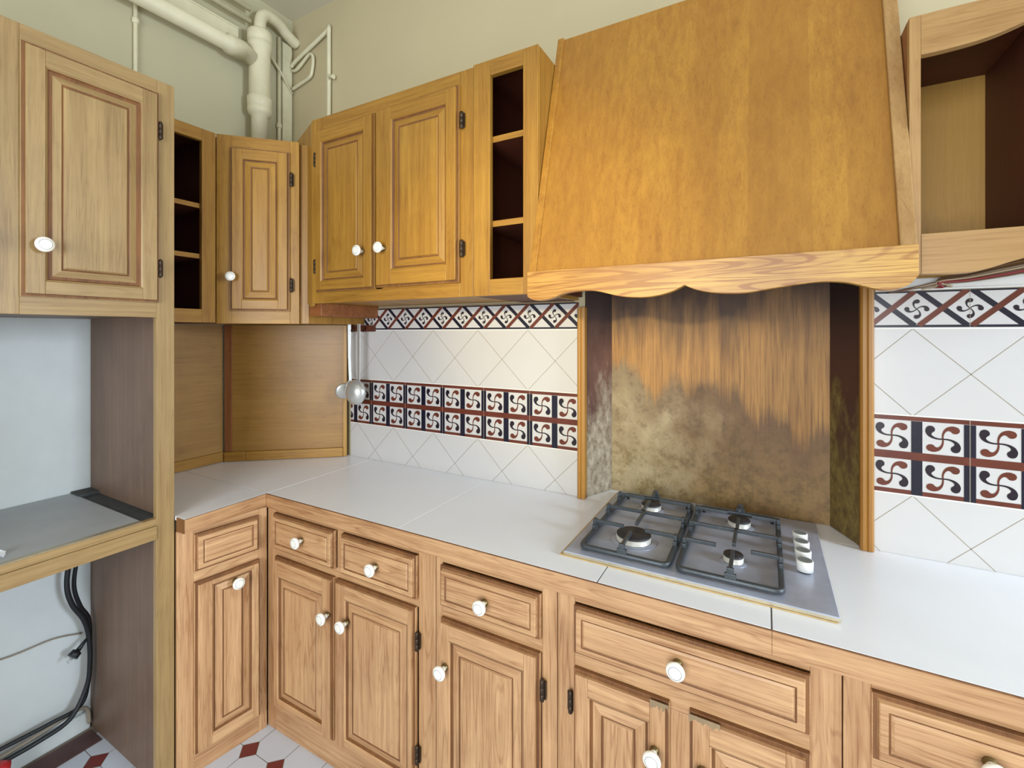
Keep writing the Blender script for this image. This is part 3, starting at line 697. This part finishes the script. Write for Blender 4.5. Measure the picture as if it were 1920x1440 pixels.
b = MB(); b.box(0.0, 0.085, -0.009, 0.0055, 0.001, 0.043, 'uph').box(0.0855, ql-0.0165, -0.008, 0.0055, 0.001, 0.042, 'uph'); b.build('moulding', CQ, bevel=0.003)

# ================================================================== HOB
HB = thing('gas_hob', 'four-burner stainless gas hob set into the white worktop', 'hob', (1.959, -0.175, 0.834), 0)
X = lambda v: v-1.959; Y = lambda v: v+0.175
hx0, hx1, hy0, hy1 = X(1.668), X(2.252), Y(-0.429), Y(0.083)
b = MB(); b.box(hx0-0.010, hx1-0.004, hy0-0.001, hy1+0.006, 0.0003, 0.0030, 'seal'); b.build('seal', HB, bevel=0.001)
b = MB(); b.box(hx0+0.006, hx1-0.006, hy0+0.006, hy1-0.006, 0.003, 0.0100, 'steel_edge')
b.rings(hx0, hx1, hy0, hy1, [(0.001, 0.0031, 'steel_edge', 'steel_edge'), (0, 0.0045, 'steel_edge', 'steel_edge'), (0, 0.0105, 'steel_edge', 'steel_edge'), (0.002, 0.013, 'steel', 'steel'), (0.014, 0.0135, 'steel', 'steel')], plane='xy', cap='steel')
b.build('steel_top', HB)
BUR = [(1.812, -0.285, 0.046, 1), (1.806, -0.040, 0.030, 0), (2.056, -0.045, 0.030, 0), (2.054, -0.285, 0.023, 0)]
for x, y, rr, big in BUR:
    b = MB(); b.lathe([(rr*1.35, 0.0135), (rr*1.30, 0.0150), (rr*1.02, 0.0158), (rr, 0.0165), (rr, 0.0275), (rr*0.9, 0.0285), (0, 0.0285)], ['steel', 'steel', 'cap', 'alu', 'alu', 'alu'], origin=(X(x), Y(y), 0), seg=36)
    o = b.build('burner', HB)
    b = MB(); b.lathe([(rr*0.86, 0.0287), (rr*0.97, 0.0297), (rr*0.97, 0.0325), (rr*0.90, 0.0345), (0, 0.0355)], 'cap', origin=(X(x), Y(y), 0), seg=36); b.build('burner_cap', o)
ZG0, ZG1 = 0.017, 0.029       # grate frame
def grate(x0, x1, y0, y1, bars, fingers, ears):
    b = MB(); w = 0.0125; rc = 0.022
    x0, x1, y0, y1 = X(x0), X(x1), Y(y0), Y(y1)
    def rr(i):
        a, c, d, e = x0+i, x1-i, y0+i, y1-i; r_ = rc-i; out = []
        for (px, py, s0) in ((c-r_, d+r_, -PI/2), (c-r_, e-r_, 0), (a+r_, e-r_, PI/2), (a+r_, d+r_, PI)):
            for k in range(6): t = s0+PI/2*k/5; out.append((px+r_*math.cos(t), py+r_*math.sin(t)))
        return out
    loops = [[b.b.verts.new((p[0], p[1], z)) for p in rr(i)] for i, z in ((0.002, ZG0), (0.0, ZG0+0.003), (0.0, ZG1-0.003), (0.002, ZG1), (w-0.002, ZG1), (w, ZG1-0.003), (w, ZG0+0.003), (w-0.002, ZG0))]
    n = len(loops[0])
    for i in range(8):
        A, Bq = loops[i], loops[(i+1) % 8]
        for k in range(n): b.face([A[k], A[(k+1) % n], Bq[(k+1) % n], Bq[k]], 'iron', True)
    h = 0.0042; zt2 = 0.051
    for (ax, bx, y) in bars:     # bars along x resting on ears
        ax, bx, y = X(ax), X(bx), Y(y)
        b.box(ax, bx, y-h, y+h, zt2-0.009, zt2, 'iron')
    for (x, ay, by) in fingers:
        x, ay, by = X(x), Y(ay), Y(by)
        b.box(x-h, x+h, ay, by, zt2-0.009, zt2, 'iron')
    for (ex, ey, dx, dy) in ears:  # tapered uprights from the frame
        ex, ey = X(ex), Y(ey)
        b.prism([(ex-dx-h, ey-dy-h), (ex+dx+h, ey-dy-h), (ex+dx+h, ey+dy+h), (ex-dx-h, ey+dy+h)], 2, ZG1-0.004, ZG1+0.010, 'iron')
        b.box(ex-h-dx*0.4, ex+h+dx*0.4, ey-h-dy*0.4, ey+h+dy*0.4, ZG1+0.010, zt2+0.001, 'iron')
    for fx in (x0+0.02, x1-0.02):
        for fy in (y0+0.02, y1-0.02): b.lathe([(0.0045, 0.0136), (0.0045, ZG0+0.004)], 'black', origin=(fx, fy, 0), seg=8)
    return b.build('pan_support', HB, bevel=0.0012)
grate(1.699, 1.926, -0.408, 0.036, [(1.702, 1.785, -0.285), (1.842, 1.923, -0.285), (1.702, 1.923, -0.160), (1.702, 1.785, -0.040), (1.830, 1.923, -0.040)],
      [(1.812, -0.405, -0.313), (1.812, -0.255, -0.155), (1.806, -0.165, -0.066), (1.806, -0.014, 0.033)],
      [(1.705, -0.285, 0, 0.012), (1.705, -0.160, 0, 0.012), (1.705, -0.040, 0, 0.012), (1.920, -0.285, 0, 0.012), (1.920, -0.160, 0, 0.012), (1.920, -0.040, 0, 0.012), (1.812, -0.402, 0.008, 0), (1.806, 0.030, 0.008, 0)])
grate(1.936, 2.160, -0.408, 0.036, [(1.939, 2.015, -0.285), (2.092, 2.157, -0.285), (1.939, 2.157, -0.170), (1.939, 2.026, -0.045), (2.088, 2.157, -0.045)],
      [(2.054, -0.405, -0.302), (2.054, -0.265, -0.165), (2.056, -0.172, -0.078), (2.056, -0.016, 0.033)],
      [(1.942, -0.285, 0, 0.012), (1.942, -0.170, 0, 0.012), (1.942, -0.045, 0, 0.012), (2.154, -0.285, 0, 0.012), (2.154, -0.170, 0, 0.012), (2.154, -0.045, 0, 0.012), (2.054, -0.402, 0.008, 0), (2.056, 0.030, 0.008, 0)])
kn = None
for y in (-0.087, -0.144, -0.199, -0.256):
    if kn is None:
        b = MB(); b.lathe([(0.013, 0.0136), (0.013, 0.0175), (0.0175, 0.018), (0.0178, 0.040), (0.0165, 0.0415), (0.0150, 0.0415), (0.0, 0.0410)], ['black', 'white', 'white', 'white', 'white', 'ringgrey'], seg=32)
        kn = b.build('control_knob', HB, (X(2.203), Y(y), 0)); kn['label'] = 'white control knob with a grey top'
    else: dup(kn, HB, (X(2.203), Y(y), 0))

# ================================================================== UTENSILS
HR = MB(); HR.box(-0.075, 0.075, -0.024, -0.0072, -0.014, 0.014, 'inside')
for hx in (-0.035, 0.035): HR.tube([(hx, -0.024, 0.004), (hx, -0.034, 0.0), (hx, -0.040, -0.008), (hx, -0.038, -0.016), (hx, -0.046, -0.014), (hx, -0.05, -0.008)], 0.0018, 'bronze', 8)
tag(HR.build('hook_rail', None, (0.512, -0.0, 1.4255)), 'short dark red hook rail under the corner cabinet holding two utensils', 'hook rail')
L = thing('ladle', 'metal ladle with a round bowl hanging in front at the corner', 'ladle', (0.551, -0.072, 1.437), 0, 'kitchen utensils on the hook rail')
b = MB(); b.prism([(-0.009, 0.008), (0.009, 0.008), (0.0075, -0.25), (-0.0075, -0.25)], 1, -0.0015, 0.0015, 'tin'); b.build('handle', L, bevel=0.001)
b = MB(); n = 12; prof = [(0.056*math.sin(PI/2*i/n), -0.040*math.cos(PI/2*i/n)) for i in range(n+1)]+[(0.054, 0.0015)]+[(0.054*math.sin(PI/2*i/n), -0.037*math.cos(PI/2*i/n)) for i in range(n-1, -1, -1)]
b.lathe(prof, 'tin', origin=(-0.010, -0.004, -0.293), axis='y', seg=32); b.build('bowl', L)
L = thing('skimmer', 'thin metal skimmer hanging behind the ladle, nearest the veneer panel', 'skimmer', (0.470, -0.052, 1.437), 1.05, 'kitchen utensils on the hook rail')
b = MB(); b.prism([(-0.007, 0.008), (0.007, 0.008), (0.0055, -0.14), (0.010, -0.25), (-0.002, -0.25), (-0.0055, -0.14)], 1, -0.0012, 0.0012, 'tin').tube([(0.003, 0.0, -0.245), (-0.010, 0.010, -0.262)], 0.004, 'tin', 8); b.build('handle', L, bevel=0.0008)
b = MB(); n = 8; prof = [(0.038*math.sin(PI/2*i/n), -0.012*math.cos(PI/2*i/n)) for i in range(n+1)]+[(0.036*math.sin(PI/2*i/n), -0.010*math.cos(PI/2*i/n)) for i in range(n-1, -1, -1)]
b.lathe(prof, 'tin', axis='y', seg=28); o = b.build('bowl', L, (-0.020, 0.020, -0.296)); o.rotation_euler = (0.25, 0, 0)

# ================================================================== PIPES
D = thing('drain_pipe', 'thick cream painted soil pipe rising in the corner with a branch along the left wall', 'pipe', (0.070, -0.220, 2.161))
Zp = lambda v: v-2.161
b = MB(); b.lathe([(0.0345, Zp(2.161)), (0.0345, Zp(2.405)), (0.045, Zp(2.412)), (0.051, Zp(2.428)), (0.051, Zp(2.442)), (0.047, Zp(2.447)), (0.051, Zp(2.452)), (0.052, Zp(2.488)), (0.047, Zp(2.493)), (0.0445, Zp(2.495)), (0.0445, Zp(2.700)), (0.046, Zp(2.712)), (0.0500, Zp(2.722)), (0.0500, Zp(2.745)), (0.047, Zp(2.749)), (0.051, Zp(2.753)), (0.051, Zp(2.792)), (0.046, Zp(2.798)), (0.028, Zp(2.800))], 'pipe', seg=28)
b.build('stack', D)
b = MB(); b.tube(smooth_curve([(0, 0, Zp(2.795)), (0, 0.005, Zp(2.86)), (-0.004, 0.03, Zp(2.895)), (-0.012, 0.075, Zp(2.905)), (-0.022, 0.12, Zp(2.902)), (-0.03, 0.16, Zp(2.885)), (-0.036, 0.219, Zp(2.868))], 5), 0.025, 'pipe', 18); b.build('elbow', D)
b = MB(); pts = [(0, -0.035, Zp(2.655)), (0, -0.075, Zp(2.668)), (0, -0.080, Zp(2.668)), (0, -0.135, Zp(2.668)), (0, -0.150, Zp(2.668)), (0, -0.155, Zp(2.667)), (0, -1.6, Zp(2.66))]
b.tube(pts, [0.036, 0.036, 0.0415, 0.0415, 0.040, 0.0325, 0.0325], 'pipe', 22); b.build('branch', D)
def pipe(name, label, pts, r, n=5, grp=None, cat='pipe', extra=None):
    c = Vector(pts[0]); q = [Vector(p)-c for p in pts]
    b = MB(); b.tube(smooth_curve(q, n) if n else q, r, 'pipe', 12)
    if extra: extra(b, c)
    return tag(b.build(name, None, c), label, cat, grp)
b = MB(); b.box(0.0, 0.022, -1.5, -0.17, -0.030, 0.032, 'pipe').box(0.0, 0.027, -1.5, -0.17, 0.028, 0.036, 'pipe')
tag(b.build('trunking', None, (0.001, -0.12, 2.757), bevel=0.002), 'flat cream painted trunking on the left wall just above the soil pipe branch', 'trunking')
pipe('water_pipe', 'lower of two slim cream pipes under the ceiling on the left wall', [(0.045, -0.25, 2.838), (0.045, -0.9, 2.838), (0.045, -1.8, 2.838)], 0.0115, 0, 'slim pipes along the left wall')
pipe('water_pipe', 'upper of two slim cream pipes under the ceiling on the left wall', [(0.045, -0.25, 2.895), (0.045, -0.9, 2.895), (0.045, -1.8, 2.895)], 0.0115, 0, 'slim pipes along the left wall')
def coll(zs, rr, ax='z'):
    def f(b, c):
        for z in zs: b.lathe([(rr*0.7, z-c.z-0.012), (rr, z-c.z-0.008), (rr, z-c.z+0.008), (rr*0.7, z-c.z+0.012)], 'pipe', seg=14)
    return f
pipe('riser_pipe', 'thin cream riser pipe on the left wall right of the soil pipe', [(0.012, -0.083, 2.868), (0.012, -0.083, 2.161)], 0.0085, 0, None, 'pipe', coll([2.43], 0.013))
pipe('riser_pipe', 'thin green-cream pipe on the left wall above the tall cabinet', [(0.010, -0.676, 2.99), (0.010, -0.676, 2.0)], 0.0075, 0, None, 'pipe', coll([2.60], 0.012))
b = MB(); b.box(0.0, 0.010, -0.052, 0.0, -0.698, 0.0, 'pipe'); tag(b.build('cover_strip', None, (0.001, -0.010, 2.86), bevel=0.002), 'flat cream strip covering the room corner beside the soil pipe', 'cover strip')
def valve(b, c):
    b.lathe([(0.011, 2.610-c.z), (0.011, 2.640-c.z)], 'pipe', origin=(0.277, 0, 0), seg=14)
    b.tube([(0.277, -0.004, 2.622-c.z), (0.305, -0.008, 2.620-c.z), (0.318, -0.008, 2.618-c.z)], [0.006, 0.006, 0.011], 'pipe', 12)
pipe('gas_pipe', 'thin cream pipe with a small tap descending the back wall', [(0.014, -0.016, 2.752), (0.05, -0.016, 2.775), (0.275, -0.016, 2.852), (0.283, -0.016, 2.852), (0.291, -0.016, 2.845), (0.291, -0.016, 2.84), (0.291, -0.016, 2.3), (0.291, -0.016, 2.236)], 0.0095, 4, None, 'pipe', valve)
pipe('gas_pipe', 'thin cream pipe bent in a small hook on the back wall near the corner', [(0.014, -0.014, 2.735), (0.06, -0.016, 2.732), (0.14, -0.016, 2.775), (0.165, -0.016, 2.775), (0.178, -0.016, 2.75), (0.172, -0.016, 2.70), (0.155, -0.016, 2.668), (0.09, -0.016, 2.652), (0.022, -0.016, 2.640)], 0.0075, 5)
pipe('gas_pipe', 'thin cream pipe slanting down the left wall into the corner', [(0.010, -0.010, 2.62), (0.020, -0.075, 2.69), (0.020, -0.13, 2.745)], 0.0070, 0)

# added unseen fixture for the warm spot behind the camera
PL = thing('added_lamp', 'added white spot lamp, unseen on the wall opposite the hood', 'lamp', (1.62, -3.399, 1.80))
b = MB(); b.lathe([(0.0, 0.001), (0.05, 0.001), (0.05, 0.02), (0.012, 0.022), (0.012, 0.08), (0.0, 0.08)], 'white', axis='y', seg=24); b.build('wall_plate', PL)
b = MB(); b.lathe([(0.03, 0.08), (0.05, 0.10), (0.065, 0.185)], 'white', axis='y', seg=28); b.build('lamp_shade', PL, recalc=False)
# ================================================================== CABLES
def cable(name, label, pts, r, m, n=6, group=None, extra=None):
    c = Vector(pts[0]); q = [Vector(p)-c for p in pts]; b = MB(); b.tube(smooth_curve(q, n), r, m, 8)
    if extra: extra(b, c)
    return tag(b.build(name, None, c), label, 'cable', group)
# fine wires under the right wall cabinet
bt = thing('wire_bundle', 'bundle of thin brown, beige and red wires under the open wall cabinet', 'cable', (2.40, -0.03, 1.515))
random.seed(3)
spec = [('wire_a', 0, 0.0), ('wire_b', 0.006, 0.004), ('wire_a', 0.010, -0.004), ('wire_b', 0.016, 0.006), ('wire_a', 0.020, 0.0), ('wire_c', 0.004, 0.010), ('wire_a', 0.026, 0.006), ('wire_b', 0.012, 0.014)]
for i, (m, dz, dy) in enumerate(spec):
    s = 0.0 if i < 3 else 0.03+0.012*i
    pts = [(s, 0.008, -0.006+0.1*s), (0.05+s*0.6, -0.005, 0.002+dz*0.2), (0.09, -0.02-dy, 0.010+dz*0.4), (0.14, -0.03-dy, 0.012+dz*0.7), (0.20, -0.05-dy, 0.020+dz), (0.27, -0.06-dy, 0.032+dz), (0.40, -0.07-dy, 0.036+dz), (0.60, -0.06-dy, 0.020+dz)]
    b = MB(); b.tube(smooth_curve(pts, 6), 0.0022, m, 7); b.build('wire', bt)
b = MB(); b.box(0, 0.9, -0.016, -0.001, 0, 0.030, 'white').box(0, 0.9, -0.020, -0.016, 0, 0.004, 'white')
tag(b.build('cover_strip', None, (2.374, 0, 1.5135), bevel=0.001), 'white strip above the right-hand wall tiles behind the wires', 'cover strip')
b = MB(); b.box(0, 0.93, -0.012, -0.001, 0, 0.004, 'plaster'); tag(b.build('cover_strip', None, (0.605, 0, 1.5125)), 'rough plaster strip above the left-hand wall tiles', 'cover strip')

def plug(b, c):
    o = Vector((0.070, -0.866, 0.322))-c
    b.tube([Vector((0.05, -0.828, 0.345))-c, Vector((0.06, -0.842, 0.340))-c, o], [0.004, 0.005, 0.008], 'black', 8)
    b.tube([o, o+Vector((0.004, -0.014, -0.010))], [0.015, 0.017], 'black', 12)
    for s in (-0.006, 0.006): b.tube([o+Vector((0.004+s, -0.014, -0.010)), o+Vector((0.006+s, -0.028, -0.020))], 0.0022, 'tin', 6)
cable('power_cable', 'black power cable with a plug hanging in the empty appliance bay', [(0.060, -0.870, 0.780), (0.07, -0.885, 0.66), (0.07, -0.893, 0.56), (0.07, -0.880, 0.49), (0.065, -0.848, 0.42), (0.06, -0.832, 0.35), (0.06, -0.829, 0.26), (0.06, -0.838, 0.18), (0.07, -0.885, 0.105), (0.068, -0.965, 0.088), (0.056, -1.05, 0.078), (0.052, -1.14, 0.06)], 0.0075, 'black', extra=plug)
cable('power_cable', 'second black cable hanging in a tighter curve behind the plug cable', [(0.040, -0.835, 0.780), (0.045, -0.845, 0.68), (0.045, -0.862, 0.60), (0.045, -0.866, 0.53), (0.045, -0.850, 0.46), (0.043, -0.826, 0.40), (0.040, -0.822, 0.30), (0.04, -0.825, 0.2), (0.05, -0.85, 0.12), (0.046, -0.93, 0.112), (0.030, -1.04, 0.106), (0.028, -1.14, 0.102)], 0.0065, 'black')
b = MB(); b.lathe([(0.030, -0.0715), (0.030, -0.060), (0.024, -0.05), (0.022, 0.0), (0.024, 0.02), (0.012, 0.03)], 'redpl', seg=20)
o = b.build('red_stopper', None, (0.092, -1.052, 0.072)); o.rotation_euler = (0.0, 0, 0); tag(o, 'red plastic stopper standing before the cables in the empty appliance bay', 'cap')
cable('bare_wire', 'thin grey wire crossing the white wall inside the appliance bay', [(0.006, -1.2, 0.42), (0.006, -1.03, 0.374), (0.006, -0.91, 0.368), (0.006, -0.835, 0.345)], 0.0028, 'grout')
cable('hose', 'grey hose lying along the foot of the wall in the appliance bay', [(0.036, -1.2, 0.075), (0.036, -1.04, 0.083), (0.036, -0.93, 0.092), (0.036, -0.86, 0.100), (0.034, -0.828, 0.085), (0.03, -0.820, 0.03)], 0.006, 'grout')
